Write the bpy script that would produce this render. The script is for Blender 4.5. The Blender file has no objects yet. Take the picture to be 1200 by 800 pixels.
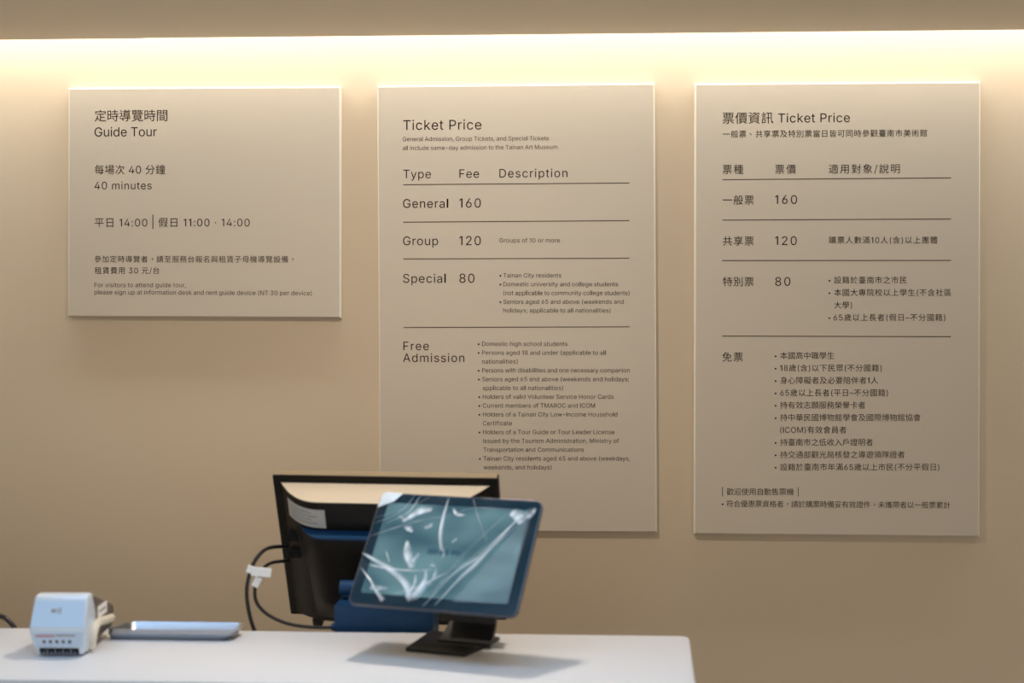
import bpy, bmesh, math, os
from mathutils import Vector, Matrix
from mathutils.geometry import delaunay_2d_cdt
R = math.radians
SC = bpy.context.scene
COL = SC.collection

# ------------------------------------------------------------------ camera
# the wall with the signs is the plane y = 0; the camera stands 3.33 m in front of it, eye height 1.6 m
CAM = Vector((0.0, -3.33, 1.60)); YAW = R(2.9); FPX = 1667.0; HOR = 355.0
cam_d = bpy.data.cameras.new('camera'); cam = bpy.data.objects.new('camera', cam_d); COL.objects.link(cam)
cam.location = CAM; cam.rotation_euler = (R(90), 0, YAW)
cam_d.lens = 36.0 * FPX / 1200.0; cam_d.sensor_width = 36.0
cam_d.shift_y = -(400 - HOR) / 1200.0
cam_d.clip_start = 0.05
cam_d.dof.use_dof = True; cam_d.dof.focus_distance = 3.33; cam_d.dof.aperture_fstop = 3.2
SC.camera = cam

# ------------------------------------------------------------------ world and room lights
w = bpy.data.worlds.new('daylit_hall'); SC.world = w; w.use_nodes = True
w.node_tree.nodes['Background'].inputs[0].default_value = (0.58, 0.59, 0.55, 1)
w.node_tree.nodes['Background'].inputs[1].default_value = 1.4

def area_light(name, loc, rot, sx, sy, watts, color):
    d = bpy.data.lights.new(name, 'AREA'); d.shape = 'RECTANGLE'; d.size = sx; d.size_y = sy
    d.energy = watts; d.color = color
    o = bpy.data.objects.new(name, d); COL.objects.link(o); o.location = loc; o.rotation_euler = rot
    return o
# downlights in the dropped ceiling, the daylight opening of the hall behind the camera, and the warm strip in the slot above the wall
area_light('down_lamp', (-0.32, -1.0, 2.190), (0, 0, 0), 0.08, 0.08, 7.0, (1.0, 0.88, 0.75))
area_light('down_lamp', (-1.40, -1.0, 2.190), (0, 0, 0), 0.08, 0.08, 0.8, (1.0, 0.88, 0.73))
area_light('down_lamp', (0.80, -1.0, 2.190), (0, 0, 0), 0.08, 0.08, 0.35, (1.0, 0.88, 0.73))
area_light('added_cool_lamp', (-0.45, -2.45, 3.56), (0, 0, 0), 3.2, 0.6, 42, (0.40, 0.66, 1.0))  # added cool lamp, placed to light only the counter and devices
pl = area_light('daylight_portal', (0, -7.95, 1.8), (R(90), 0, 0), 8.3, 3.5, 1, (1, 1, 1)); pl.data.cycles.is_portal = True
area_light('slot_lamp', (0, -0.110, 2.49), (0, 0, 0), 7.6, 0.06, 53, (0.90, 1.0, 1.04))

vs = SC.view_settings
vs.view_transform = 'Standard'; vs.look = 'None'; vs.gamma = 1.0; vs.use_curve_mapping = False
vs.exposure = 0.08

# ------------------------------------------------------------------ materials
def mat(name, col, rough=0.5, metal=0.0, bump=0.0, scale=40.0, vary=0.0, coat=0.0, stretch=None, **kw):
    m = bpy.data.materials.new(name); m.use_nodes = True; nt = m.node_tree
    p = nt.nodes['Principled BSDF']
    p.inputs['Base Color'].default_value = (*col, 1); p.inputs['Roughness'].default_value = rough
    p.inputs['Metallic'].default_value = metal; p.inputs['Coat Weight'].default_value = coat
    for k, v in kw.items(): p.inputs[k.replace('_', ' ')].default_value = v
    if bump or vary:
        tc = nt.nodes.new('ShaderNodeTexCoord'); mp = nt.nodes.new('ShaderNodeMapping')
        nt.links.new(tc.outputs['Object'], mp.inputs['Vector'])
        if stretch: mp.inputs['Scale'].default_value = stretch
        n = nt.nodes.new('ShaderNodeTexNoise'); n.inputs['Scale'].default_value = scale; n.inputs['Detail'].default_value = 5
        nt.links.new(mp.outputs['Vector'], n.inputs['Vector'])
        if bump:
            b = nt.nodes.new('ShaderNodeBump'); b.inputs['Strength'].default_value = bump; b.inputs['Distance'].default_value = 0.002
            nt.links.new(n.outputs['Fac'], b.inputs['Height']); nt.links.new(b.outputs['Normal'], p.inputs['Normal'])
        if vary:
            mx = nt.nodes.new('ShaderNodeMix'); mx.data_type = 'RGBA'
            mx.inputs[6].default_value = (*[c * (1 - vary) for c in col], 1); mx.inputs[7].default_value = (*[min(1, c * (1 + vary)) for c in col], 1)
            nt.links.new(n.outputs['Fac'], mx.inputs[0]); nt.links.new(mx.outputs[2], p.inputs['Base Color'])
    return m
M = {}
M['wall'] = mat('wall_paint', (0.69, 0.558, 0.415), 0.85, bump=0.05, scale=120, vary=0.012)
M['ceiling'] = mat('ceiling_paint', (0.93, 0.80, 0.63), 0.85, bump=0.05, scale=90)
M['floor'] = mat('polished_floor', (0.42, 0.38, 0.33), 0.3, bump=0.04, scale=3, vary=0.08)
M['board'] = mat('sign_board', (0.63, 0.54, 0.44), 0.55, vary=0.012, scale=4)
M['edge'] = mat('sign_edge', (0.70, 0.61, 0.50), 0.6)
M['ink'] = mat('dark_brown_print', (0.020, 0.009, 0.005), 0.9, Specular_IOR_Level=0.1)
M['rule'] = mat('brown_rule', (0.075, 0.045, 0.028), 0.9, Specular_IOR_Level=0.1)
M['white_top'] = mat('white_counter', (0.75, 0.75, 0.765), 0.42, vary=0.02, scale=6)
M['white_panel'] = mat('white_panel', (0.80, 0.81, 0.84), 0.45)
M['desk'] = mat('grey_desk', (0.45, 0.42, 0.38), 0.5)
M['black'] = mat('black_plastic', (0.008, 0.006, 0.004), 0.42, bump=0.05, scale=400, Specular_IOR_Level=0.22)
M['black_matt'] = mat('black_matt', (0.010, 0.009, 0.009), 0.5)
M['cavity'] = mat('dark_cavity', (0.002, 0.002, 0.002), 0.9)
M['navy'] = mat('blue_sheen_plastic', (0.006, 0.044, 0.115), 0.45, bump=0.03, scale=200, Specular_IOR_Level=0.25)  # cool reflections on black plastic put into a navy colour
M['sticker'] = mat('paper_sticker', (0.93, 0.90, 0.87), 0.6)
M['grey_print'] = mat('grey_print', (0.33, 0.31, 0.30), 0.7)
M['tan_print'] = mat('pink_print', (0.55, 0.32, 0.38), 0.7)
M['cable'] = mat('black_cable', (0.016, 0.014, 0.014), 0.35)
M['edge_glint'] = mat('glint_tan_edge', (0.30, 0.25, 0.18), 0.35, metal=0.6)  # tan colour stands in for lamp light reflected on the black edge
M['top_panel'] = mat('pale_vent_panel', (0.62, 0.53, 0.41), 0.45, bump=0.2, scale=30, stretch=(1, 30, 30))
M['blue_label'] = mat('pale_blue_label', (0.60, 0.72, 0.88), 0.45)
M['silver'] = mat('pale_silver_shell', (0.74, 0.82, 0.92), 0.30, metal=0.15, coat=0.3)
M['bluegrey'] = mat('pale_blue_grey_panel', (0.56, 0.75, 0.97), 0.30, coat=0.3)
M['darkgrey'] = mat('brown_grey_plastic', (0.13, 0.105, 0.085), 0.4)
M['cream'] = mat('warm_lit_white_plastic', (0.80, 0.72, 0.58), 0.35)  # white shell, with the warm light on it painted in
M['steel'] = mat('brushed_steel', (0.46, 0.47, 0.50), 0.36, metal=1.0, bump=0.15, scale=60, stretch=(1, 14, 14))
M['slate'] = mat('slate_metal', (0.10, 0.105, 0.13), 0.40, metal=0.3, Specular_IOR_Level=0.3)
M['glass'] = mat('black_glass', (0.003, 0.024, 0.044), 0.12, Specular_IOR_Level=0.3)  # blue tint of the dim surroundings it reflects, put into the colour

def screen_mat():
    m = bpy.data.materials.new('lit_display'); m.use_nodes = True; nt = m.node_tree; p = nt.nodes['Principled BSDF']
    p.inputs['Base Color'].default_value = (0.01, 0.03, 0.04, 1); p.inputs['Roughness'].default_value = 0.12; p.inputs['Specular IOR Level'].default_value = 0.3
    tc = nt.nodes.new('ShaderNodeTexCoord'); mp = nt.nodes.new('ShaderNodeMapping'); mp.inputs['Scale'].default_value = (9, 1, 15)
    nt.links.new(tc.outputs['Object'], mp.inputs['Vector'])
    n = nt.nodes.new('ShaderNodeTexNoise'); n.inputs['Scale'].default_value = 1.2; n.inputs['Detail'].default_value = 1.0
    nt.links.new(mp.outputs['Vector'], n.inputs['Vector'])
    r = nt.nodes.new('ShaderNodeValToRGB')
    r.color_ramp.elements[0].position = 0.35; r.color_ramp.elements[0].color = (0.045, 0.115, 0.150, 1)
    r.color_ramp.elements[1].position = 0.68; r.color_ramp.elements[1].color = (0.165, 0.310, 0.340, 1)
    nt.links.new(n.outputs['Fac'], r.inputs['Fac']); nt.links.new(r.outputs['Color'], p.inputs['Emission Color'])
    p.inputs['Emission Strength'].default_value = 0.72
    return m
M['screen'] = screen_mat()
M['screen_dark'] = mat('display_lettering', (0.01, 0.04, 0.06), 0.2, Emission_Color=(0.03, 0.10, 0.14, 1), Emission_Strength=0.6)

def film_mat(name, opac, rough, sheen=0.5):
    """clear plastic film: mostly transparent, with a sheen; folded film scatters white, its highlights painted in"""
    m = bpy.data.materials.new(name); m.use_nodes = True; nt = m.node_tree
    for n in list(nt.nodes): nt.nodes.remove(n)
    out = nt.nodes.new('ShaderNodeOutputMaterial'); mix = nt.nodes.new('ShaderNodeMixShader'); tr = nt.nodes.new('ShaderNodeBsdfTransparent')
    p = nt.nodes.new('ShaderNodeBsdfPrincipled'); p.inputs['Base Color'].default_value = (0.86, 0.93, 1.0, 1)
    p.inputs['Roughness'].default_value = rough; p.inputs['Coat Weight'].default_value = 0.6
    fr = nt.nodes.new('ShaderNodeFresnel'); fr.inputs['IOR'].default_value = 1.5
    ad = nt.nodes.new('ShaderNodeMath'); ad.operation = 'MULTIPLY_ADD'; ad.use_clamp = True; ad.inputs[1].default_value = sheen; ad.inputs[2].default_value = opac
    at = nt.nodes.new('ShaderNodeAttribute'); at.attribute_name = 'highlight_fade'      # painted fold highlights and haze fade by this
    mu = nt.nodes.new('ShaderNodeMath'); mu.operation = 'MULTIPLY'; mu.inputs[1].default_value = opac
    nt.links.new(at.outputs['Fac'], mu.inputs[0]); nt.links.new(mu.outputs[0], ad.inputs[2])
    nt.links.new(fr.outputs[0], ad.inputs[0]); nt.links.new(ad.outputs[0], mix.inputs[0])
    nt.links.new(tr.outputs[0], mix.inputs[1]); nt.links.new(p.outputs[0], mix.inputs[2]); nt.links.new(mix.outputs[0], out.inputs[0])
    return m
M['film'] = film_mat('clear_film', 0.0, 0.12, 0.12)
M['haze'] = film_mat('sheen_film', 0.09, 0.25, 0.3)  # whitish haze stands in for what the film reflects
M['fold'] = film_mat('fold_highlight_film', 1.0, 0.22)  # white highlights of the film folds put into their colour
M['fold_soft'] = film_mat('soft_fold_highlight_film', 0.55, 0.30)

# ------------------------------------------------------------------ mesh helpers
def link(name, me, parent=None, loc=(0, 0, 0), rot=(0, 0, 0)):
    o = bpy.data.objects.new(name, me); COL.objects.link(o); o.location = loc; o.rotation_euler = rot
    if parent: o.parent = parent
    return o
def obj(name, bm, m, parent=None, loc=(0, 0, 0), rot=(0, 0, 0), smooth=False):
    bmesh.ops.recalc_face_normals(bm, faces=bm.faces)
    me = bpy.data.meshes.new(name); bm.to_mesh(me); bm.free()
    for k in (m if isinstance(m, list) else [m]): me.materials.append(k)
    if smooth:
        for p in me.polygons: p.use_smooth = True
        try: me.set_sharp_from_angle(angle=R(35))
        except Exception: pass
    return link(name, me, parent, loc, rot)
def thing(name, label, cat, loc=(0, 0, 0), rot=(0, 0, 0), group=None):
    o = bpy.data.objects.new(name, None); COL.objects.link(o); o.location = loc; o.rotation_euler = rot
    o.empty_display_size = 0.05
    return tag(o, label, cat, group)
def tag(o, label, cat, group=None):
    o['label'] = label; o['category'] = cat
    if group: o['group'] = group
    return o
def struct(o): o['kind'] = 'structure'; return o
def box(bm, x0, x1, y0, y1, z0, z1, bev=0.0, seg=2):
    r = bmesh.ops.create_cube(bm, size=1.0)
    for v in r['verts']:
        v.co = Vector(((x0 + x1) / 2 + v.co.x * (x1 - x0), (y0 + y1) / 2 + v.co.y * (y1 - y0), (z0 + z1) / 2 + v.co.z * (z1 - z0)))
    if bev:
        es = {e for v in r['verts'] for e in v.link_edges}
        bmesh.ops.bevel(bm, geom=list(es), offset=bev, segments=seg, affect='EDGES', profile=0.5)
    return bm
def B(*a, **k): return box(bmesh.new(), *a, **k)
def prism(pts, axis, a0, a1, bev=0.0, seg=2):
    """outline pts extruded along axis ('x','y','z')"""
    bm = bmesh.new()
    def co(p, a): return {'x': (a, p[0], p[1]), 'y': (p[0], a, p[1]), 'z': (p[0], p[1], a)}[axis]
    lo = [bm.verts.new(co(p, a0)) for p in pts]; hi = [bm.verts.new(co(p, a1)) for p in pts]
    n = len(pts)
    bm.faces.new(lo); bm.faces.new(hi[::-1])
    for i in range(n): bm.faces.new((lo[i], hi[i], hi[(i + 1) % n], lo[(i + 1) % n]))
    bmesh.ops.recalc_face_normals(bm, faces=bm.faces)
    if bev: bmesh.ops.bevel(bm, geom=list(bm.edges), offset=bev, segments=seg, affect='EDGES', profile=0.5)
    return bm
def rrect(x0, x1, z0, z1, r, n=6):
    out = []
    for cx, cz, a in ((x1 - r, z1 - r, 0), (x0 + r, z1 - r, 90), (x0 + r, z0 + r, 180), (x1 - r, z0 + r, 270)):
        for i in range(n + 1): t = R(a + 90 * i / n); out.append((cx + r * math.cos(t), cz + r * math.sin(t)))
    return out
def spline(pts, sub=8):
    P = [Vector(p) for p in pts]; P = [2 * P[0] - P[1]] + P + [2 * P[-1] - P[-2]]; out = []
    for i in range(1, len(P) - 2):
        for k in range(sub):
            t = k / sub; a, b, c, d = P[i - 1:i + 3]
            out.append(0.5 * ((2 * b) + (c - a) * t + (2 * a - 5 * b + 4 * c - d) * t * t + (3 * b - a - 3 * c + d) * t ** 3))
    return out + [P[-2]]
def tube(pts, r, sub=8, n=10):
    P = spline(pts, sub); bm = bmesh.new(); rings = []
    up = Vector((0.13, 0.98, 0.17)).normalized()
    for i, p in enumerate(P):
        d = (P[min(i + 1, len(P) - 1)] - P[max(i - 1, 0)]).normalized()
        u = d.cross(up).normalized(); v = d.cross(u).normalized()
        rings.append([bm.verts.new(p + (u * math.cos(2 * math.pi * k / n) + v * math.sin(2 * math.pi * k / n)) * r) for k in range(n)])
    for a, b in zip(rings, rings[1:]):
        for k in range(n): bm.faces.new((a[k], a[(k + 1) % n], b[(k + 1) % n], b[k]))
    bm.faces.new(rings[0]); bm.faces.new(rings[-1][::-1])
    return bm

# ------------------------------------------------------------------ the setting
struct(obj('floor', B(-4.2, 4.2, -8, 0.1, -0.1, 0), M['floor']))
struct(obj('wall_back', B(-4.2, 4.2, 0.0, 0.12, 0, 3.7), M['wall']))
struct(obj('wall_left', B(-4.32, -4.2, -8, 0.12, 0, 3.7), M['wall']))
struct(obj('wall_right', B(4.2, 4.32, -8, 0.12, 0, 3.7), M['wall']))
struct(obj('ceiling', B(-4.2, 4.2, -8, 0, 3.6, 3.7), M['ceiling']))
# dropped ceiling over the staff side, with a light slot 154 mm wide between it and the wall
soff = struct(obj('trim_1', B(-4.2, 4.2, -1.50, -1.44, 2.2, 3.6), M['ceiling']))
obj('ceiling_board', B(-4.2, -1.000, -1.44, -0.150, 2.2, 2.24), M['ceiling'], soff)
obj('ceiling_board', B(-1.000, 4.2, -1.44, -0.154, 2.2, 2.24), M['ceiling'], soff)
struct(obj('trim_2', B(-4.2, 4.2, -0.42, 0.0, 2.54, 2.57), M['ceiling']))
struct(obj('trim_3', B(-4.2, 4.2, -0.45, -0.42, 2.24, 2.57), M['ceiling']))

# ------------------------------------------------------------------ lettering
FD = os.path.join(bpy.utils.resource_path('LOCAL'), 'datafiles', 'fonts', 'Inter.woff2')   # Blender's own interface face
try: INTER = bpy.data.fonts.load(FD)
except Exception: INTER = None
def is_cjk(ch): return ord(ch) >= 0x2E80
_tc = {}
def _raw(txt, inter, off):
    key = (inter, round(off, 4))
    if key not in _tc:
        c = bpy.data.curves.new('glyph_source', 'FONT'); c.dimensions = '2D'; c.fill_mode = 'NONE'; c.resolution_u = 3
        if inter and INTER: c.font = INTER
        c.offset = off
        o = bpy.data.objects.new('glyph_source', c); COL.objects.link(o); _tc[key] = o
    o = _tc[key]; o.data.body = txt
    bpy.context.view_layer.update()
    dg = bpy.context.evaluated_depsgraph_get()
    return bpy.data.meshes.new_from_object(o.evaluated_get(dg))
_gl = {}
EM_INTER = 0.5087 / 0.727      # blender units per em of this face
PLAIN = {'1': (0, .727, .44, 0), 'I': (.092, .727, .268, 0), 'l': (.075, .757, .236, 0)}
def glyph(ch, bold):
    """(verts, tris, x_min, x_max, advance) in em, filled by winding number"""
    if (ch, bold) in _gl: return _gl[(ch, bold)]
    inter = not is_cjk(ch) and INTER is not None
    k = EM_INTER if inter else (1.0 if is_cjk(ch) else 0.94)
    off = bold * k
    def mx(s):
        me = _raw(s, inter, 0.0); v = [q.co.x for q in me.vertices]; bpy.data.meshes.remove(me); return max(v)
    adv = 1.0 if is_cjk(ch) else (mx(ch + '|') - mx('|')) / k
    if ch in ' \u3000':
        _gl[(ch, bold)] = ([], [], 0, adv, adv); return _gl[(ch, bold)]
    if inter and ch in PLAIN:          # plain upright strokes, as on the signs
        st, h_, ad, pts = PLAIN[ch]; b = bold
        if ch == '1': P = [(.228 - b, 0), (.312 + b, 0), (.312 + b, h_), (.232 - b, h_), (.070, .622), (.070, .532 - b), (.228 - b, .632)]
        else: P = [(st - b, 0), (st + .084 + b, 0), (st + .084 + b, h_), (st - b, h_)]
        T = [(0, 1, 6), (1, 2, 6), (2, 3, 6), (3, 4, 6), (4, 5, 6)] if ch == '1' else [(0, 1, 2, 3)]
        _gl[(ch, bold)] = (P, T, min(q[0] for q in P), max(q[0] for q in P), ad); return _gl[(ch, bold)]
    me = _raw(ch, inter, off)
    vs_ = [(v.co.x / k, v.co.y / k) for v in me.vertices]; es = [tuple(e.vertices) for e in me.edges]
    bpy.data.meshes.remove(me)
    r = delaunay_2d_cdt([Vector(v) for v in vs_], es, [], 0, 1e-6)
    V = [tuple(v) for v in r[0]]; T = []
    segs = [(vs_[a], vs_[b]) for a, b in es]
    for f in r[2]:
        cx = sum(V[i][0] for i in f) / len(f); cy = sum(V[i][1] for i in f) / len(f); wn = 0
        for (ax, ay), (bx, by) in segs:
            if (ay <= cy) != (by <= cy):
                if ax + (cy - ay) * (bx - ax) / (by - ay) > cx: wn += 1 if by > ay else -1
        if wn: T.append(tuple(f))
    _gl[(ch, bold)] = (V, T, min(v[0] for v in vs_), max(v[0] for v in vs_), adv)
    return _gl[(ch, bold)]

def on_wall(px, py, off):
    """the point of the plane y = -off that the photograph shows at (px, py)"""
    r = Vector((math.cos(YAW), math.sin(YAW), 0)); f = Vector((-math.sin(YAW), math.cos(YAW), 0))
    d = f + r * ((px - 600) / FPX) + Vector((0, 0, (HOR - py) / FPX))
    return CAM + d * ((-off - CAM.y) / d.y)

T_BOARD = 0.018
def line(board, s, x0, x1, y, em, y1=None, bold=0.0, m='ink', cj=1.0):
    bold += 0.012 if em < 10 else 0.009
    """one printed line: ink from x0 to x1, base line at y (y1 at its right end), type size em - photograph pixels on the sign's face"""
    a = on_wall(x0, y, T_BOARD + 0.00015); b = on_wall(x1, y if y1 is None else y1, T_BOARD + 0.00015)
    ex = (b - a); W = ex.length; ex.normalize(); up = Vector((0, -1, 0)).cross(ex) * -1
    if up.z < 0: up = -up
    e = em / FPX * 3.33 * (W / (x1 - x0)) / (3.33 / FPX)
    G = [glyph('\uFF0C' if c == '\uFF0C' else c, bold) for c in s]
    sc = [(cj if is_cjk(c) else 1.0) for c in s]
    adv = sum(g[4] * k for g, k in zip(G[:-1], sc)) + G[-1][3] * sc[-1] - G[0][2] * sc[0]
    gap = (W / e - adv) / max(1, len(s) - 1); cur = -G[0][2] * sc[0]
    V = []; T = []
    for c, g, k in zip(s, G, sc):
        n = len(V); dx = dy = 0.0
        if c in '\uFF0C\u3001': dx, dy = 0.28, 0.28
        for vx, vy in g[0]: V.append(a + ex * ((cur + (vx + dx) * k) * e) + up * ((vy + dy) * k * e))
        T += [tuple(n + i for i in t) for t in g[1]]
        cur += g[4] * k + gap
    me = bpy.data.meshes.new('lettering'); me.from_pydata([v - board.location for v in V], [], T); me.materials.append(M[m])
    link('lettering', me, board)
def rule(board, x0, y0, x1, y1, t=1.1):
    a = on_wall(x0, y0, T_BOARD + .00015) - board.location; b = on_wall(x1, y1, T_BOARD + .00015) - board.location; h = t * 0.00085
    bm = bmesh.new(); q = [(a, -h), (b, -h), (b, h), (a, h)]
    lo = [bm.verts.new((p.x, p.y, p.z + d)) for p, d in q]; hi = [bm.verts.new((p.x, p.y + 0.0001, p.z + d)) for p, d in q]
    bm.faces.new(lo); bm.faces.new(hi)
    for i in range(4): bm.faces.new((lo[i], lo[(i + 1) % 4], hi[(i + 1) % 4], hi[i]))
    obj('divider_line', bm, M['rule'], board)
def board(name, label, corners):
    C = [on_wall(x, y, T_BOARD) for x, y in corners]      # TL TR BR BL
    ctr = sum(C, Vector()) / 4; root = thing(name, label, 'sign', (ctr.x, -T_BOARD, ctr.z), group=None)
    cx, cz = ctr.x, ctr.z
    def inset(p, d): return (p.x - cx + (-d if p.x > cx else d), p.z - cz + (-d if p.z > cz else d))
    bm = bmesh.new()
    rings = []
    for d, y in ((0, T_BOARD - 0.0005), (0, 0.0055), (0.0036, 0.0)):
        rings.append([bm.verts.new((inset(p, d)[0], y, inset(p, d)[1])) for p in C])
    for ra, rb in zip(rings, rings[1:]):
        for i in range(4): bm.faces.new((ra[i], ra[(i + 1) % 4], rb[(i + 1) % 4], rb[i]))
    bm.faces.new(rings[0])
    obj('bevelled_edge', bm, M['edge'], root)
    bm = bmesh.new(); q = [inset(p, 0.0036) for p in C]
    lo = [bm.verts.new((x, 0.0, z)) for x, z in q]; hi = [bm.verts.new((x, 0.003, z)) for x, z in q]
    bm.faces.new(lo); bm.faces.new(hi)
    for i in range(4): bm.faces.new((lo[i], lo[(i + 1) % 4], hi[(i + 1) % 4], hi[i]))
    obj('face_panel', bm, M['board'], root)
    return root

b1 = board('guide_tour_sign', 'squarish cream sign board headed Guide Tour, left of the two tall boards', [(79.7, 102.7), (399.3, 100.9), (399.6, 372.8), (79.3, 371.3)])
line(b1, '定時導覽時間', 111, 196.1, 141.2, 14.6, 140.7)
line(b1, 'Guide Tour', 110.8, 183.8, 159.9, 14.4, 159.5)
line(b1, '每場次 40 分鐘', 110.8, 193.6, 203.2, 12.1, cj=0.98)
line(b1, '40 minutes', 110.8, 177.7, 221.7, 12.0)
line(b1, '平日 14:00', 110.8, 172.6, 265.2, 12.0); line(b1, '|', 178.6, 179.3, 265.0, 14.0); line(b1, '假日 11:00 · 14:00', 185.6, 292.6, 265.1, 12.0)
line(b1, '參加定時導覽者，請至服務台報名與租賃子母機導覽設備，', 110.8, 341.5, 306.7, 8.6, 307.0)
line(b1, '租賃費用 30 元/台', 110.8, 186.7, 320.2, 8.8)
line(b1, 'For visitors to attend guide tour,', 110.6, 217.9, 336.4, 7.0)
line(b1, 'please sign up at information desk and rent guide device (NT 30 per device)', 110.6, 365.4, 344.6, 7.0, 345.9)

b2 = board('ticket_price_sign', 'tall cream sign board headed Ticket Price, all in English, behind the monitor', [(441.5, 100.4), (767.5, 97.1), (770.2, 624), (445, 622.5)])
line(b2, 'Ticket Price', 472.5, 564.2, 152.2, 15.7, 151.6)
line(b2, 'General Admission, Group Tickets, and Special Tickets', 471.8, 643, 165.4, 6.8, 164.3, m='rule')
line(b2, 'all include same-day admission to the Tainan Art Museum.', 471.8, 654.9, 175.9, 6.8, 174.4, m='rule')
line(b2, 'Type', 472.5, 505, 208.7, 13.6, bold=.010); line(b2, 'Fee', 538.3, 561.4, 208.3, 13.6, bold=.010); line(b2, 'Description', 585.2, 665, 207.9, 13.6, 207.5, bold=.010)
rule(b2, 472.5, 216.3, 737.5, 214.3); rule(b2, 472.5, 260.2, 737.6, 258.4); rule(b2, 472.5, 303.3, 737.6, 302.4); rule(b2, 472.7, 383.6, 737.9, 382.8)
line(b2, 'General', 472.3, 525.3, 243.4, 14.0, bold=.015); line(b2, '160', 538.3, 563.5, 243.1, 14.6)
line(b2, 'Group', 472.3, 513.4, 287.2, 14.0, bold=.015); line(b2, '120', 538.3, 563.5, 287.2, 14.6)
line(b2, 'Groups of 10 or more', 585.3, 656, 284.0, 6.9)
line(b2, 'Special', 472.3, 522.5, 331.2, 14.0, bold=.015); line(b2, '80', 538.3, 556, 331.2, 14.6)
def dot(b, x, y): line(b, '•', x - 1.35, x + 1.35, y, 6.8)
for t, x0, x1, y, dt in (('Tainan City residents', 589.8, 657.7, 325.0, 1), ('Domestic university and college students', 589.8, 724.2, 335.3, 1),
        ('(not applicable to community college students)', 589.8, 737.7, 345.6, 0), ('Seniors aged 65 and above (weekends and', 589.8, 730.9, 355.9, 1),
        ('holidays; applicable to all nationalities)', 589.8, 715.5, 366.1, 0)):
    line(b2, t, x0, x1, y, 6.9, bold=.004)
    if dt: dot(b2, 586.6, y)
line(b2, 'Free', 472.7, 502.6, 410.1, 13.6, bold=.015); line(b2, 'Admission', 472.3, 544.2, 424.0, 13.6, bold=.015)
for i, (t, x0, x1, dt) in enumerate((('Domestic high school students', 565, 665, 1), ('Persons aged 18 and under (applicable to all', 565, 709.9, 1), ('nationalities)', 565, 606.6, 0),
        ('Persons with disabilities and one necessary companion', 565, 737.9, 1), ('Seniors aged 65 and above (weekends and holidays;', 565.2, 737.2, 1), ('applicable to all nationalities)', 565.6, 659.8, 0),
        ('Holders of valid Volunteer Service Honor Cards', 565.8, 719.3, 1), ('Current members of TMAROC and ICOM', 565.8, 697.3, 1), ('Holders of a Tainan City Low-Income Household', 565.9, 723.5, 1),
        ('Certificate', 565.9, 599.9, 0), ('Holders of a Tour Guide or Tour Leader License', 566, 720, 1), ('issued by the Tourism Administration, Ministry of', 566, 725.3, 0),
        ('Transportation and Communications', 566.3, 684.3, 0), ('Tainan City residents aged 65 and above (weekdays,', 566.4, 738.2, 1), ('weekends, and holidays)', 566.7, 646.5, 0))):
    y = 405.2 + i * 10.33; line(b2, t, x0, x1, y, 6.9, bold=.004)
    if dt: dot(b2, x0 - 3.8, y)

b3 = board('ticket_price_sign', 'rightmost tall cream sign board, with mostly Chinese ticket prices', [(814.2, 97.7), (1149.4, 95.2), (1148.3, 629.3), (812.9, 626)])
line(b3, '票價資訊 Ticket Price', 846.7, 996, 143.9, 14.6, 143.0, cj=1.02)
line(b3, '一般票、共享票及特別票當日皆可同時參觀臺南市美術館', 847, 1086.5, 160.6, 9.3, 159.2, bold=.006)
hb = .022
line(b3, '票種', 846.8, 870.9, 202.8, 12.0, bold=hb); line(b3, '票價', 908.4, 932.6, 202.6, 12.0, bold=hb); line(b3, '適用對象/說明', 971.2, 1054.5, 202.3, 12.0, 201.9, bold=hb)
rule(b3, 846.7, 210.4, 1114.7, 208.3); rule(b3, 846.5, 257.8, 1114.6, 256.4); rule(b3, 846.4, 305.2, 1114.5, 305.0); rule(b3, 846.3, 393.6, 1114.4, 394.3)
line(b3, '一般票', 847, 883.4, 238.8, 12.1, bold=hb); line(b3, '160', 908.4, 934, 238.7, 14.0)
line(b3, '共享票', 847, 883.4, 286.8, 12.1, bold=hb); line(b3, '120', 908.4, 933.7, 286.9, 14.0)
line(b3, '購票人數滿10人(含)以上團體', 971.2, 1098.7, 284.6, 9.3, bold=.004)
line(b3, '特別票', 847, 883.4, 334.4, 12.1, bold=hb); line(b3, '80', 908.4, 926.2, 334.7, 14.0)
for t, x0, x1, y, dt in (('設籍於臺南市之市民', 977.5, 1062.3, 331.4, 1), ('本國大專院校以上學生(不含社區', 977.5, 1114.7, 346.0, 1), ('大學)', 977.5, 998.5, 360.7, 0), ('65歲以上長者(假日–不分國籍)', 976.7, 1107.8, 375.2, 1)):
    line(b3, t, x0, x1, y, 9.2, bold=.006)
    if dt: dot(b3, 972.3, y - 0.6)
line(b3, '免票', 846.5, 870.5, 422.6, 12.1, bold=hb)
for i, (t, x1, dt) in enumerate((('本國高中職學生', 977.6, 1), ('18歲(含)以下民眾(不分國籍)', 1033.2, 1), ('身心障礙者及必要陪伴者1人', 1029, 1), ('65歲以上長者(平日–不分國籍)', 1040.6, 1),
        ('持有效志願服務榮譽卡者', 1014, 1), ('持中華民國博物館學會及國際博物館協會', 1079, 1), ('(ICOM)有效會員者', 991.9, 0), ('持臺南市之低收入戶證明者', 1023, 1),
        ('持交通部觀光局核發之導遊領隊證者', 1060.2, 1), ('設籍於臺南市年滿65歲以上市民(不分平假日)', 1100.8, 1))):
    y = 419.9 + i * 14.5; line(b3, t, 914.3, x1, y, 9.2, bold=.006)
    if dt: dot(b3, 909.2, y - 0.6)
line(b3, '|', 846.3, 847.0, 579.3, 9.4); line(b3, '歡迎使用自動售票機', 851.6, 930.2, 579.3, 9.0, bold=.004); line(b3, '|', 935.2, 935.9, 579.4, 9.4)
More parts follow.
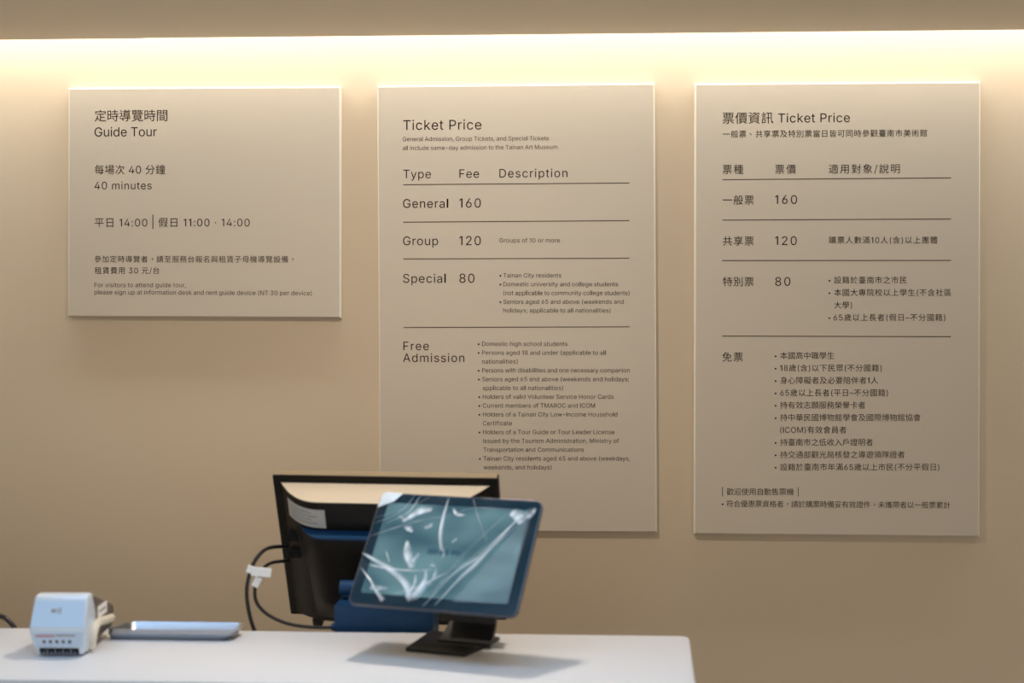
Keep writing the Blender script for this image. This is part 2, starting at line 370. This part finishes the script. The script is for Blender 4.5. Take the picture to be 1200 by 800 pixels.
dot(b3, 847.2, 592.6); line(b3, '符合優惠票資格者，請於購票時備妥有效證件，未攜帶者以一般票累計', 851.3, 1113.7, 593.1, 8.7, 595.0, bold=.004)
for o in list(_tc.values()):
    d = o.data; bpy.data.objects.remove(o); bpy.data.curves.remove(d)

# ------------------------------------------------------------------ counter
ZT = 1.046
ctr = thing('reception_counter', 'white reception counter with a raised shelf top and a lower staff desk behind', 'counter', (-1.0, -1.1, 0))
def rel(bm, root): bmesh.ops.translate(bm, verts=bm.verts, vec=-root.location); return bm
top = [(-2.6, -0.9475), (0.160, -0.950), (0.168, -0.952), (0.1728, -0.958), (0.1738, -0.966), (0.1615, -1.262), (0.158, -1.268), (0.150, -1.2715), (-2.6, -1.282)]
obj('counter_top', rel(prism(top, 'z', ZT - 0.032, ZT, bev=0.002), ctr), M['white_top'], ctr, smooth=True)
obj('front_panel', rel(prism([(-2.58, -1.262), (0.142, -1.252), (0.142, -1.232), (-2.58, -1.242)], 'z', 0.08, ZT - 0.032), ctr), M['white_panel'], ctr)
obj('back_panel', rel(B(-2.58, 0.145, -0.985, -0.965, 0.0, ZT - 0.032), ctr), M['white_panel'], ctr)
obj('end_panel', rel(B(0.120, 0.148, -1.232, -0.985, 0.0, ZT - 0.032), ctr), M['white_panel'], ctr)
obj('plinth', rel(B(-2.55, 0.11, -1.22, -1.20, 0.0, 0.08), ctr), M['desk'], ctr)
desk = thing('staff_desk', 'low grey staff desk behind the white counter, carrying the monitor', 'desk', (-1.0, -0.7, 0))
obj('desk_top', rel(B(-2.55, 0.118, -0.960, -0.42, 0.865, 0.895, bev=0.002), desk), M['desk'], desk)
for x0, y0 in ((0.075, -0.50), (0.075, -0.95), (-2.54, -0.50), (-2.54, -0.95)):
    obj('desk_leg', rel(B(x0, x0 + 0.04, y0, y0 + 0.04, 0.0, 0.865), desk), M['desk'], desk)

# ------------------------------------------------------------------ monitor seen from behind
PW, PH = 0.41, 0.30
mon = thing('monitor', 'black desktop monitor seen from behind, white sticker on its back, on a base with blue sheen painted in', 'monitor', (-0.3515, -0.756, 0.895))
mrot = (R(23.14), 0, R(-4.54)); mloc = (0, 0, 1.153 - 0.895)
def mpart(name, bm, m, smooth=False, parent=None): return obj(name, bm, m, parent or mon, (0, 0, 0) if parent else mloc, (0, 0, 0) if parent else mrot, smooth)
mpart('bezel', B(-PW / 2, PW / 2, 0.0, 0.020, -PH / 2, PH / 2, bev=0.003), M['black'], True)
te = mpart('top_edge', B(-PW / 2 + .002, PW / 2 - .002, 0.002, 0.0185, PH / 2 - .0005, PH / 2 + .0006), M['edge_glint'])
mpart('display', B(-PW / 2 + .016, PW / 2 - .016, 0.0195, 0.0215, -PH / 2 + .018, PH / 2 - .016), M['glass'])
def depth1(x, z):
    t = min(1.0, max(0.0, (0.190 - abs(x)) / 0.088)); d = 0.068 * (1 - (1 - t) ** 2.3)
    b = min(1.0, max(0.0, (z + 0.142) / 0.20)); return d * (0.42 + 0.58 * b ** 0.7)
def shell(x0, x1, z0, z1, fn, nx=40, nz=14, y0=0.0):
    """a moulded rear cover: depth fn(x, z) towards -y, closed by straight walls"""
    bm = bmesh.new(); g = []
    for j in range(nz + 1):
        z = z0 + (z1 - z0) * j / nz
        g.append([bm.verts.new((x0 + (x1 - x0) * i / nx, -fn(x0 + (x1 - x0) * i / nx, z), z)) for i in range(nx + 1)])
    bk = [[bm.verts.new((v.co.x, y0, v.co.z)) for v in g[0]], [bm.verts.new((v.co.x, y0, v.co.z)) for v in g[-1]]]
    for j in range(nz):
        for i in range(nx): bm.faces.new((g[j][i], g[j][i + 1], g[j + 1][i + 1], g[j + 1][i]))
    for i in range(nx):
        bm.faces.new((bk[0][i], bk[0][i + 1], g[0][i + 1], g[0][i])); bm.faces.new((bk[1][i], g[-1][i], g[-1][i + 1], bk[1][i + 1]))
    return bm
mpart('rear_cover', shell(-0.192, 0.192, -0.142, 0.1345, lambda x, z: depth1(x, z) + 0.0006), M['black'], True)
def depth2(x, z):
    t = min(1.0, max(0.0, (0.143 - abs(x)) / 0.05)); return depth1(x, z) + 0.024 * (1 - (1 - t) ** 2.2) * min(1, (z + .13) / .06)
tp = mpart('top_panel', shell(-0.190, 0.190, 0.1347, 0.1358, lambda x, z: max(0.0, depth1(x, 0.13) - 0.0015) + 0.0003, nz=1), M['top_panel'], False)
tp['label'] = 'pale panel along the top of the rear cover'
mpart('lower_cover', shell(-0.1425, 0.1425, -0.128, 0.076, lambda x, z: depth2(x, z) + 0.0012), M['black'], True)
mpart('ledge_strip', shell(-0.1425, 0.1425, 0.0765, 0.080, lambda x, z: depth2(x, z) + 0.0022, nz=2), M['navy'], True)
def patch(x0, x1, z0, z1, lift, skew=0.0, nx=10):
    """a thin sticker that follows the rear cover"""
    bm = bmesh.new(); g = []
    for j in range(3):
        row = []
        for i in range(nx + 1):
            x = x0 + (x1 - x0) * i / nx; z = z0 + (z1 - z0) * j / 2 + skew * (i / nx)
            row.append(bm.verts.new((x, -depth1(x, z) - lift, z)))
        g.append(row)
    for j in range(2):
        for i in range(nx): bm.faces.new((g[j][i], g[j][i + 1], g[j + 1][i + 1], g[j + 1][i]))
    bm2 = bm; r = bmesh.ops.solidify(bm2, geom=list(bm2.faces), thickness=0.0004); return bm2
st = mpart('sticker', patch(-0.171, -0.094, 0.0868, 0.1238, 0.0018, -0.002), M['sticker'])
st['label'] = 'white paper sticker on the black rear cover'
for k in range(4): mpart('print_line', patch(-0.164, -0.120 + 0.012 * (k % 2), 0.1155 - k * 0.0070, 0.1166 - k * 0.0070, 0.0026, -0.001), M['grey_print'], parent=st)
for z0, z1 in ((0.039, 0.054), (0.004, 0.018)):
    mpart('port', B(-0.1775, -0.1555, -0.044, -0.004, z0, z1, bev=0.002), M['cavity'])
mpart('foot_nub', B(-0.158, -0.138, -0.022, 0.004, -0.160, -0.144, bev=0.004), M['black_matt'], True)
# stand box, blue reflection in its colour, on the staff desk, and the hinge that carries the screen
obj('stand_base', prism(rrect(-0.0730, 0.0960, 0.0, 0.1925, 0.004, 3), 'y', -0.172, -0.080), M['navy'], mon, rot=(0, 0, 0), smooth=True)
def cyl(bm, p, q, r, n=20):
    p = Vector(p); q = Vector(q); d = q - p
    ret = bmesh.ops.create_cone(bm, cap_ends=True, segments=n, radius1=r, radius2=r, depth=d.length)
    mt = Matrix.Translation((p + q) / 2) @ d.to_track_quat('Z', 'Y').to_matrix().to_4x4()
    bmesh.ops.transform(bm, matrix=mt, verts=ret['verts']); return bm
obj('hinge', cyl(bmesh.new(), (-0.070, -0.125, 0.212), (0.092, -0.135, 0.212), 0.013), M['navy'], mon, smooth=True)
obj('hinge_arm', B(-0.035, 0.06, -0.135, -0.055, 0.19, 0.235, bev=0.006), M['black_matt'], mon, smooth=True)

# ------------------------------------------------------------------ cables
t = tag(obj('cable', tube([(-0.5340, -0.790, 1.162), (-0.5500, -0.853, 1.1705), (-0.557, -0.895, 1.169), (-0.570, -0.905, 1.149), (-0.579, -0.906, 1.118), (-0.580, -0.906, 1.093), (-0.575, -0.906, 1.062), (-0.566, -0.906, 1.034), (-0.545, -0.89, 0.97), (-0.50, -0.85, 0.91), (-0.40, -0.80, 0.901)], 0.0034), M['cable'], smooth=True),
        'black cable bowing left from the monitor and dropping behind the counter', 'cable')
t = thing('tagged_cable', 'black cable with white paper flags, looping from the monitor to its base', 'cable', (-0.56, -0.905, 1.10))
o = obj('wire', rel(tube([(-0.5320, -0.790, 1.136), (-0.5480, -0.855, 1.1440), (-0.553, -0.905, 1.142), (-0.562, -0.906, 1.125), (-0.566, -0.906, 1.108), (-0.565, -0.906, 1.090), (-0.556, -0.905, 1.074), (-0.538, -0.904, 1.060), (-0.512, -0.903, 1.049), (-0.482, -0.902, 1.0435), (-0.450, -0.90, 1.0415), (-0.4235, -0.90, 1.0425)], 0.0030), t), M['cable'], t, smooth=True)
obj('plug', rel(cyl(bmesh.new(), (-0.434, -0.90, 1.0425), (-0.4240, -0.90, 1.0430), 0.0065), t), M['navy'], t, smooth=True)
def flag(x, y, z, w, h, ang, m=M['sticker'], nm='paper_flag'):
    bm = B(-w / 2, w / 2, -0.0012, 0.0012, -h / 2, h / 2, bev=0.0006)
    return obj(nm, bm, m, t, Vector((x, y, z)) - t.location, (0, R(ang), R(12)))
f1 = flag(-0.554, -0.9105, 1.138, 0.034, 0.0155, 7); flag(-0.5735, -0.9105, 1.1425, 0.011, 0.013, 20)
flag(-0.562, -0.9105, 1.121, 0.012, 0.018, 28)
c = flag(-0.5535, -0.907, 1.1235, 0.012, 0.010, -25, M['haze'], 'clear_tie')
tag(obj('cable', tube([(-1.08, -0.90, 1.02), (-1.055, -0.915, 1.048), (-1.02, -0.925, 1.060), (-1.000, -0.927, 1.0595), (-0.988, -0.927, 1.051), (-0.977, -0.926, 1.036), (-0.965, -0.92, 1.00), (-0.95, -0.90, 0.92), (-0.90, -0.86, 0.8995)], 0.0042), M['cable'], smooth=True),
    'short arch of black cable rising behind the counter at the far left', 'cable')

# ------------------------------------------------------------------ tablet on its stand
tab = thing('tablet', 'dark framed tablet tilted back, its screen still under creased clear film', 'tablet', (-0.2156, -1.1182, 1.2120), (R(-38.08), 0, R(-17.88)))
TW, TH = 0.281, 0.200
obj('body', prism(rrect(-TW / 2, TW / 2, -TH / 2, TH / 2, 0.013, 8), 'y', 0.0, 0.0075, bev=0.0012), M['slate'], tab, smooth=True)
obj('cover_glass', prism(rrect(-TW / 2 + .0022, TW / 2 - .0022, -TH / 2 + .0022, TH / 2 - .0022, 0.011, 8), 'y', -0.0006, 0.0004), M['glass'], tab)
scr = obj('display', prism(rrect(-0.1225, 0.1215, -0.080, 0.081, 0.003, 3), 'y', -0.0009, -0.0004), M['screen'], tab)
for x0, x1, z0, z1 in ((-0.030, -0.012, -0.006, 0.004), (-0.010, 0.006, -0.006, 0.004), (0.009, 0.026, -0.005, 0.004)):
    obj('screen_mark', B(x0, x1, -0.0012, -0.0008, z0, z1), M['screen_dark'], scr)
# clear film, slightly wavy
def wave(x, z): return 0.0031 + 0.0010 * math.sin(23 * x + 31 * z + 1) + 0.0006 * math.sin(61 * x - 47 * z) + 0.0004 * math.sin(97 * z + 40 * x)
bm = bmesh.new(); g = [[bm.verts.new((-0.138 + 0.276 * i / 60, -wave(-0.138 + 0.276 * i / 60, -0.0975 + 0.195 * j / 44), -0.0975 + 0.195 * j / 44)) for i in range(61)] for j in range(45)]
for j in range(44):
    for i in range(60): bm.faces.new((g[j][i], g[j][i + 1], g[j + 1][i + 1], g[j + 1][i]))
film = obj('protective_film', bm, M['film'], tab, smooth=True); film['label'] = 'clear plastic film over the screen, creased, with painted highlights and reflected haze'
def crease(pts, m, lift=0.0046, hgt=0.0012):
    P = spline([(p[0], p[1], p[2]) for p in pts], 10); bm = bmesh.new(); rows = []; lay = bm.verts.layers.float.new('highlight_fade'); n_ = len(P) - 1
    wide = max(p[2] for p in pts) > 0.005
    prof = ((-1, 0, 0), (-0.7, 0.7, 0.95), (-0.2, 1, 0.9), (0.3, 0.7, 0.5), (1, 0, 0)) if wide else ((-1, 0, 0), (-0.4, 0.8, 0.8), (0, 1, 1), (0.4, 0.7, 0.8), (1, 0, 0))
    for i, p in enumerate(P):
        a = P[max(i - 1, 0)]; b = P[min(i + 1, len(P) - 1)]; d = Vector((b.x - a.x, b.y - a.y)); d.normalize(); n = Vector((-d.y, d.x)); w = max(p.z, 0.0004) * (0.62 if wide else 0.5)
        row = []
        for s, h, f in prof:
            v = bm.verts.new((p.x + n.x * w * s, -(lift + hgt * h), p.y + n.y * w * s))
            t = i / n_; v[lay] = f * min(1, 8 * t + 0.35, 8 * (1 - t) + 0.35) * (0.80 + 0.20 * math.sin(13 * t + 90 * p.x + 60 * p.y)); row.append(v)
        rows.append(row)
    for a, b in zip(rows, rows[1:]):
        for k in range(4): bm.faces.new((a[k], a[k + 1], b[k + 1], b[k]))
    return obj('crease', bm, m, film, smooth=True)
F, S = M['fold'], M['fold_soft']
for pts, m in (
    ([[-0.0673, 0.0966, 0.0010], [-0.0772, 0.0676, 0.0028], [-0.0915, 0.0542, 0.0022], [-0.1146, 0.0402, 0.0010]], F),
    ([[-0.0778, 0.0961, 0.0011], [-0.0858, 0.0765, 0.002], [-0.1038, 0.055, 0.0016], [-0.1329, 0.0406, 0.0011]], S),
    ([[-0.1359, 0.0156, 0.0016], [-0.0866, 0.0373, 0.0027], [-0.046, 0.0523, 0.002], [-0.0044, 0.0626, 0.0014], [0.0285, 0.077, 0.002], [0.093, 0.0792, 0.0014]], S),
    ([[-0.0174, 0.0947, 0.0014], [-0.0175, 0.0618, 0.0050], [-0.0147, 0.0297, 0.0062], [-0.0049, -0.0014, 0.0050]], F),
    ([[0.1249, 0.0826, 0.0014], [0.0997, 0.0507, 0.0034], [0.0635, 0.0004, 0.0030], [0.0529, -0.0137, 0.0050], [0.0233, -0.0423, 0.002], [-0.0103, -0.0969, 0.002]], F),
    ([[0.1137, 0.0759, 0.0014], [0.0899, 0.032, 0.0027], [0.0736, 0.0055, 0.004], [0.0575, -0.0207, 0.0074], [0.0363, -0.0486, 0.004], [0.0087, -0.0939, 0.0014]], F),
    ([[0.0933, 0.0777, 0.0011], [0.0608, 0.0346, 0.002], [0.0246, -0.0202, 0.0016], [-0.002, -0.0805, 0.0011]], S),
    ([[-0.1390, -0.0139, 0.0027], [-0.1026, -0.0294, 0.0074], [-0.0733, -0.0437, 0.0095], [-0.047, -0.0638, 0.0108], [-0.0312, -0.0886, 0.0135]], F),
    ([[-0.1207, -0.0337, 0.0027], [-0.0942, -0.0378, 0.0047], [-0.0497, -0.039, 0.0034], [-0.0075, -0.0343, 0.0014]], F),
    ([[-0.0651, -0.0812, 0.0014], [-0.034, -0.0686, 0.0027], [-0.0094, -0.0536, 0.0034], [0.0182, -0.0339, 0.0014]], F),
    ([[-0.0217, -0.0354, 0.0014], [-0.0183, -0.0528, 0.0081], [-0.0214, -0.0676, 0.0122], [-0.0306, -0.0857, 0.0122]], F),
    ([[-0.0051, -0.0327, 0.0027], [-0.0054, -0.0474, 0.0054], [-0.0113, -0.0624, 0.004]], S),
    ([[-0.134, -0.0392, 0.0014], [-0.1135, -0.0571, 0.0027], [-0.0958, -0.0764, 0.004], [-0.0778, -0.0924, 0.0081]], F),
    ([[-0.1076, -0.0715, 0.0068], [-0.0943, -0.0719, 0.0095], [-0.0766, -0.072, 0.0027]], S),
    ([[-0.0674, 0.0124, 0.004], [-0.0627, -0.004, 0.0122], [-0.0556, -0.0185, 0.0122], [-0.0453, -0.0342, 0.0081]], F),
    ([[-0.0408, -0.0085, 0.004], [-0.0461, -0.0208, 0.0081], [-0.0479, -0.0299, 0.0081]], S),
    ([[-0.0858, 0.0452, 0.004], [-0.0767, 0.0551, 0.0081], [-0.062, 0.0669, 0.0135], [-0.0408, 0.0713, 0.0068]], F),
    ([[-0.0788, 0.0363, 0.004], [-0.0705, 0.0337, 0.0095], [-0.063, 0.028, 0.0027]], F),
    ([[-0.0461, 0.0368, 0.0027], [-0.0383, 0.0404, 0.0081], [-0.0327, 0.0469, 0.0027]], S),
    ([[-0.0048, 0.075, 0.0027], [0.0038, 0.0646, 0.0054], [0.0187, 0.064, 0.0027]], F),
    ([[0.0083, 0.0145, 0.0034], [0.0153, 0.021, 0.0034]], F),
    ([[0.094, 0.0747, 0.0122], [0.1088, 0.0664, 0.0175], [0.1157, 0.0547, 0.0108]], F),
    ([[0.1137, 0.0637, 0.0068], [0.1245, 0.0719, 0.0122], [0.1319, 0.0831, 0.004]], S),
    ([[-0.1330, 0.0500, 0.001], [-0.1000, 0.0640, 0.0018], [-0.0700, 0.0790, 0.0014], [-0.0500, 0.0930, 0.001]], S),
    ([[-0.0950, 0.0560, 0.004], [-0.0800, 0.0500, 0.006], [-0.0690, 0.0560, 0.003]], S),
    ([[-0.1010, -0.0050, 0.001], [-0.0930, -0.0180, 0.004], [-0.0870, -0.0280, 0.001]], S),
    ([[-0.0370, -0.0440, 0.001], [-0.0340, -0.0600, 0.004], [-0.0380, -0.0760, 0.006], [-0.0420, -0.0860, 0.003]], F),
    ([[-0.0180, -0.0300, 0.003], [-0.0130, -0.0270, 0.005], [-0.0080, -0.0310, 0.002]], S),
    ([[0.0700, 0.0180, 0.001], [0.0450, -0.0150, 0.002], [0.0150, -0.0500, 0.0025], [-0.0080, -0.0800, 0.001]], S),
    ([[0.1230, 0.0700, 0.001], [0.1000, 0.0400, 0.002], [0.0750, 0.0080, 0.0025], [0.0480, -0.0300, 0.002], [0.0200, -0.0750, 0.001]], S),
    ([[0.0200, -0.0300, 0.001], [0.0450, -0.0180, 0.0025], [0.0700, 0.0030, 0.001]], S),
    ([[-0.0040, 0.0030, 0.003], [0.0000, -0.0060, 0.004], [-0.0010, -0.0160, 0.002]], S),
    ([[0.0242, 0.0939, 0.0014], [0.0387, 0.0652, 0.0016], [0.0662, 0.0184, 0.0011]], S),
): crease(pts, m)
def sheen_patch(pts, m, lift):
    bm = bmesh.new(); lay = bm.verts.layers.float.new('highlight_fade'); c = bm.verts.new((sum(p[0] for p in pts) / len(pts), -lift - 0.002, sum(p[1] for p in pts) / len(pts)))
    v = [bm.verts.new((p[0], -lift, p[1])) for p in pts]
    for q in v + [c]: q[lay] = 0.85
    for i in range(len(v)): bm.faces.new((c, v[i], v[(i + 1) % len(v)]))
    return obj('sheen_film', bm, m, film)
sheen_patch([(-0.1355, 0.0935), (-0.1290, 0.0985), (-0.0992, 0.0972), (-0.1116, 0.0814), (-0.1375, 0.0689)], F, 0.0048)
sheen_patch([(0.1291, 0.0829), (0.1246, -0.0561), (0.1251, -0.0814), (0.0348, -0.0861), (0.0786, -0.0089)], M["haze"], 0.0052)  # reflected haze of the film, painted as a thin sheet

stand = thing('tablet_stand', 'black metal stand with a flat foot, holding the tablet on the counter', 'stand', (-0.2110, -1.0350, ZT))
def srel(x, y): return (x + 0.2110, y + 1.0350)
foot = [srel(-0.284, -1.078), srel(-0.186, -1.111), srel(-0.1575, -1.050), srel(-0.1379, -0.996), srel(-0.2566, -0.9545)]
obj('foot_plate', prism(foot, 'z', 0.0, 0.006, bev=0.0015), M['black_matt'], stand, smooth=True)
# neck: a bent plate rising from the back of the foot to the tablet's back
ang = R(-17.88); ax = Vector((math.cos(ang), math.sin(ang))); fw = Vector((-math.sin(ang), math.cos(ang)))
bm = bmesh.new(); prof = [(-0.036, 0.006, 0.046), (-0.018, 0.010, 0.044), (0.006, 0.030, 0.040), (0.012, 0.060, 0.040), (0.002, 0.095, 0.040), (-0.024, 0.130, 0.040)]
rows = []
for i, (d, z, hw) in enumerate(prof):
    a = prof[max(i - 1, 0)]; b = prof[min(i + 1, len(prof) - 1)]; tn = Vector((b[0] - a[0], b[1] - a[1])).normalized(); nn = Vector((tn.y, -tn.x)) * 0.004
    rows.append([bm.verts.new((ax.x * s * hw + fw.x * (d + nn.x * q), ax.y * s * hw + fw.y * (d + nn.x * q), z + nn.y * q)) for s, q in ((-1, -1), (1, -1), (1, 1), (-1, 1))])
for a, b in zip(rows, rows[1:]):
    for k in range(4): bm.faces.new((a[k], a[(k + 1) % 4], b[(k + 1) % 4], b[k]))
bm.faces.new(rows[0]); bm.faces.new(rows[-1])
obj('neck', bm, M['black_matt'], stand, (0.028, 0.020, 0), smooth=True)
obj('mount_plate', B(-0.045, 0.045, 0.0, 0.010, -0.045, 0.035, bev=0.003), M['black_matt'], stand, Vector((-0.2156, -1.1182, 1.2120)) - stand.location + Matrix.Rotation(ang, 3, 'Z') @ Matrix.Rotation(R(-38.08), 3, 'X') @ Vector((0, 0.0078, 0)), (R(-38.08), 0, ang), smooth=True)

# ------------------------------------------------------------------ card terminal at the left
term = thing('card_terminal', 'chunky silver card payment terminal, seen end on, at the left of the counter', 'payment terminal', (-0.8200, -1.1430, ZT), (0, 0, R(2.0)))
# front block: side outline (y, z), widest at the fold
def block(outline, widths, m, name, bev=0.004):
    bm = bmesh.new(); L = [bm.verts.new((-wd, y, z)) for (y, z), wd in zip(outline, widths)]; Q = [bm.verts.new((wd, y, z)) for (y, z), wd in zip(outline, widths)]
    n = len(L); bm.faces.new(L); bm.faces.new(Q[::-1])
    for i in range(n): bm.faces.new((L[i], Q[i], Q[(i + 1) % n], L[(i + 1) % n]))
    bmesh.ops.recalc_face_normals(bm, faces=bm.faces)
    bmesh.ops.bevel(bm, geom=list(bm.edges), offset=bev, segments=3, affect='EDGES', profile=0.5)
    return obj(name, bm, m, term, smooth=True)
block([(0.004, 0.003), (-0.012, 0.045), (0.010, 0.095), (0.032, 0.096), (0.050, 0.060), (0.050, 0.003)], [0.037, 0.0455, 0.0425, 0.0425, 0.044, 0.040], M['silver'], 'front_shell', 0.005)
block([(0.044, 0.012), (0.044, 0.086), (0.060, 0.084), (0.150, 0.052), (0.155, 0.046), (0.146, 0.016)], [0.0405] * 6, M['darkgrey'], 'rear_body', 0.004)
# upper face panel and lower label plate, laid on the two slanted faces
def slab(p, q, hw0, hw1, lift, m, name, th=0.0012, parent=None, x0=None, x1=None):
    (y0, z0), (y1, z1) = p, q; d = Vector((y1 - y0, z1 - z0)).normalized(); n = Vector((-d.y, d.x))
    if n.x > 0: n = -n
    bm = bmesh.new(); A = []
    for k in (lift, lift + th):
        xs = [(-hw0, hw0, hw1, -hw1)] if x0 is None else [(x0, x1, x1, x0)]
        A.append([bm.verts.new((x, yy + n.x * k, zz + n.y * k)) for x, (yy, zz) in zip(xs[0], ((y0, z0), (y0, z0), (y1, z1), (y1, z1)))])
    bm.faces.new(A[0]); bm.faces.new(A[1])
    for i in range(4): bm.faces.new((A[0][i], A[0][(i + 1) % 4], A[1][(i + 1) % 4], A[1][i]))
    return obj(name, bm, m, parent or term)
def mixp(a, b, t): return (a[0] + (b[0] - a[0]) * t, a[1] + (b[1] - a[1]) * t)
F0, F1, F2 = (0.004, 0.003), (-0.012, 0.045), (0.010, 0.095)
up = slab(mixp(F1, F2, 0.08), mixp(F1, F2, 0.84), 0.0415, 0.0390, 0.0, M['bluegrey'], 'face_panel')
for x0, x1, a, b in ((-0.012, -0.005, .50, .60), (0.001, 0.003, .46, .64), (-0.003, -0.001, .48, .62)):
    slab(mixp(F1, F2, a), mixp(F1, F2, b), 0, 0, 0.0013, M['grey_print'], 'small_mark', 0.0003, up, x0, x1)
lab = slab(mixp(F0, F1, 0.34), mixp(F0, F1, 0.90), 0.0375, 0.0405, 0.0, M['blue_label'], 'label_plate')
slab(mixp(F0, F1, 0.74), mixp(F0, F1, 0.84), 0, 0, 0.0013, M['tan_print'], 'print_band', 0.0003, lab, -0.034, -0.004)
slab(mixp(F0, F1, 0.78), mixp(F0, F1, 0.84), 0, 0, 0.0013, M['grey_print'], 'print_band', 0.0003, lab, -0.002, 0.028)
for k in range(5): slab(mixp(F0, F1, 0.50), mixp(F0, F1, 0.61), 0, 0, 0.0013, M['black_matt'], 'print_mark', 0.0003, lab, -0.024 + k * 0.010, -0.0195 + k * 0.010)
sl = slab(mixp(F0, F1, 0.04), mixp(F0, F1, 0.27), 0.0300, 0.0310, 0.0, M['cavity'], 'paper_slot')
for k in range(9): slab(mixp(F0, F1, 0.04), mixp(F0, F1, 0.22 if k % 2 else 0.16), 0, 0, 0.0012, M['steel'], 'tear_tooth', 0.002, sl, -0.026 + k * 0.0062, -0.0238 + k * 0.0062)
stt = obj('sticker', B(0.0404, 0.0411, 0.064, 0.112, 0.047, 0.066), M['sticker'], term)
obj('print_line', B(0.0410, 0.0413, 0.070, 0.104, 0.055, 0.058), M['grey_print'], stt)
# white grip bow along each side, warm light painted into its colour
for s in (-1, 1):
    bm = tube([(s * 0.040, 0.034, 0.007), (s * 0.0420, 0.034, 0.026), (s * 0.0425, 0.044, 0.038), (s * 0.0415, 0.066, 0.041), (s * 0.0405, 0.100, 0.036), (s * 0.0395, 0.140, 0.031)], 0.0072, n=12)
    obj('side_grip', bm, M['cream'], term, smooth=True)

# ------------------------------------------------------------------ cash tray
tray = thing('cash_tray', 'shallow brushed steel cash tray with flared ends beside the card terminal', 'tray', (-0.676, -1.000, ZT))
def loop(bm, x0, x1, x2, x3, y0, y1, z, r=0.012, n=5):
    out = []
    for (cx, cy, a) in ((x2, y1, 0), (x3, y1, 90), (x0, y0, 180), (x1, y0, 270)):
        sx = -1 if a in (0, 270) else 1; sy = -1 if a in (0, 90) else 1
        for i in range(n + 1):
            t = R(a + 90 * i / n); out.append(bm.verts.new((cx + sx * r + r * math.cos(t), cy + sy * r + r * math.sin(t), z)))
    return out
bm = bmesh.new()
L = [loop(bm, -0.107, 0.088, 0.088, -0.103, -0.0195, 0.022, 0.0, 0.010), loop(bm, -0.1085, 0.101, 0.104, -0.094, -0.028, 0.028, 0.0105, 0.012),
     loop(bm, -0.107, 0.106, 0.110, -0.088, -0.0305, 0.030, 0.0185, 0.013), loop(bm, -0.1055, 0.1045, 0.1085, -0.0865, -0.0290, 0.0285, 0.0187, 0.012),
     loop(bm, -0.101, 0.098, 0.102, -0.082, -0.0240, 0.0195, 0.0060, 0.010), loop(bm, -0.095, 0.088, 0.092, -0.078, -0.0180, 0.0150, 0.0025, 0.008)]
for a, b in zip(L, L[1:]):
    for i in range(len(a)): bm.faces.new((a[i], a[(i + 1) % len(a)], b[(i + 1) % len(a)], b[i]))
bm.faces.new(L[0]); bm.faces.new(L[-1])
obj('tray_body', bm, M['steel'], tray, smooth=True)
rim = L[2]
bm = tube([(-0.106, -0.020, 0.0187), (-0.0885, 0.020, 0.0187)], 0.0016, n=8)
obj('rim_bead', bm, M['steel'], tray, smooth=True)

# ------------------------------------------------------------------ light fittings
cove = thing('cove_light', 'long warm light strip hidden in the ceiling slot above the signs', 'light', (0, -0.110, 2.50))
obj('housing', B(-3.9, 3.9, -0.025, 0.025, 0.0, 0.02), M['steel'], cove)
def cyl_at(x, y, z0, z1, r, n=32): return cyl(bmesh.new(), (x, y, z0), (x, y, z1), r, n)
for x, wh in ((-0.32, 'middle one, above the monitor'), (-1.40, 'leftmost one, above the payment terminal'), (0.80, 'rightmost one, past the counter end')):
    h = thing('downlight', 'small recessed ceiling downlight, ' + wh, 'light', (x, -1.0, 2.196), group='downlights over the counter')
    bm = bmesh.new(); n = 36; rg = [[bm.verts.new((r * math.cos(2 * math.pi * k / n), r * math.sin(2 * math.pi * k / n), z)) for k in range(n)] for r, z in ((0.125, 0.004), (0.122, 0.0), (0.108, 0.0), (0.104, 0.004))]
    for a_, b_ in zip(rg, rg[1:]):
        for k in range(n): bm.faces.new((a_[k], a_[(k + 1) % n], b_[(k + 1) % n], b_[k]))
    obj('trim_ring', bm, M['white_panel'], h, smooth=True)

h = thing('added_light_panel', 'added unseen panel casting cool light in the high hall ceiling before the counter', 'light', (-0.45, -2.45, 3.562))
obj('frame', B(-1.63, 1.63, -0.33, 0.33, 0.0, 0.036), M['white_panel'], h)
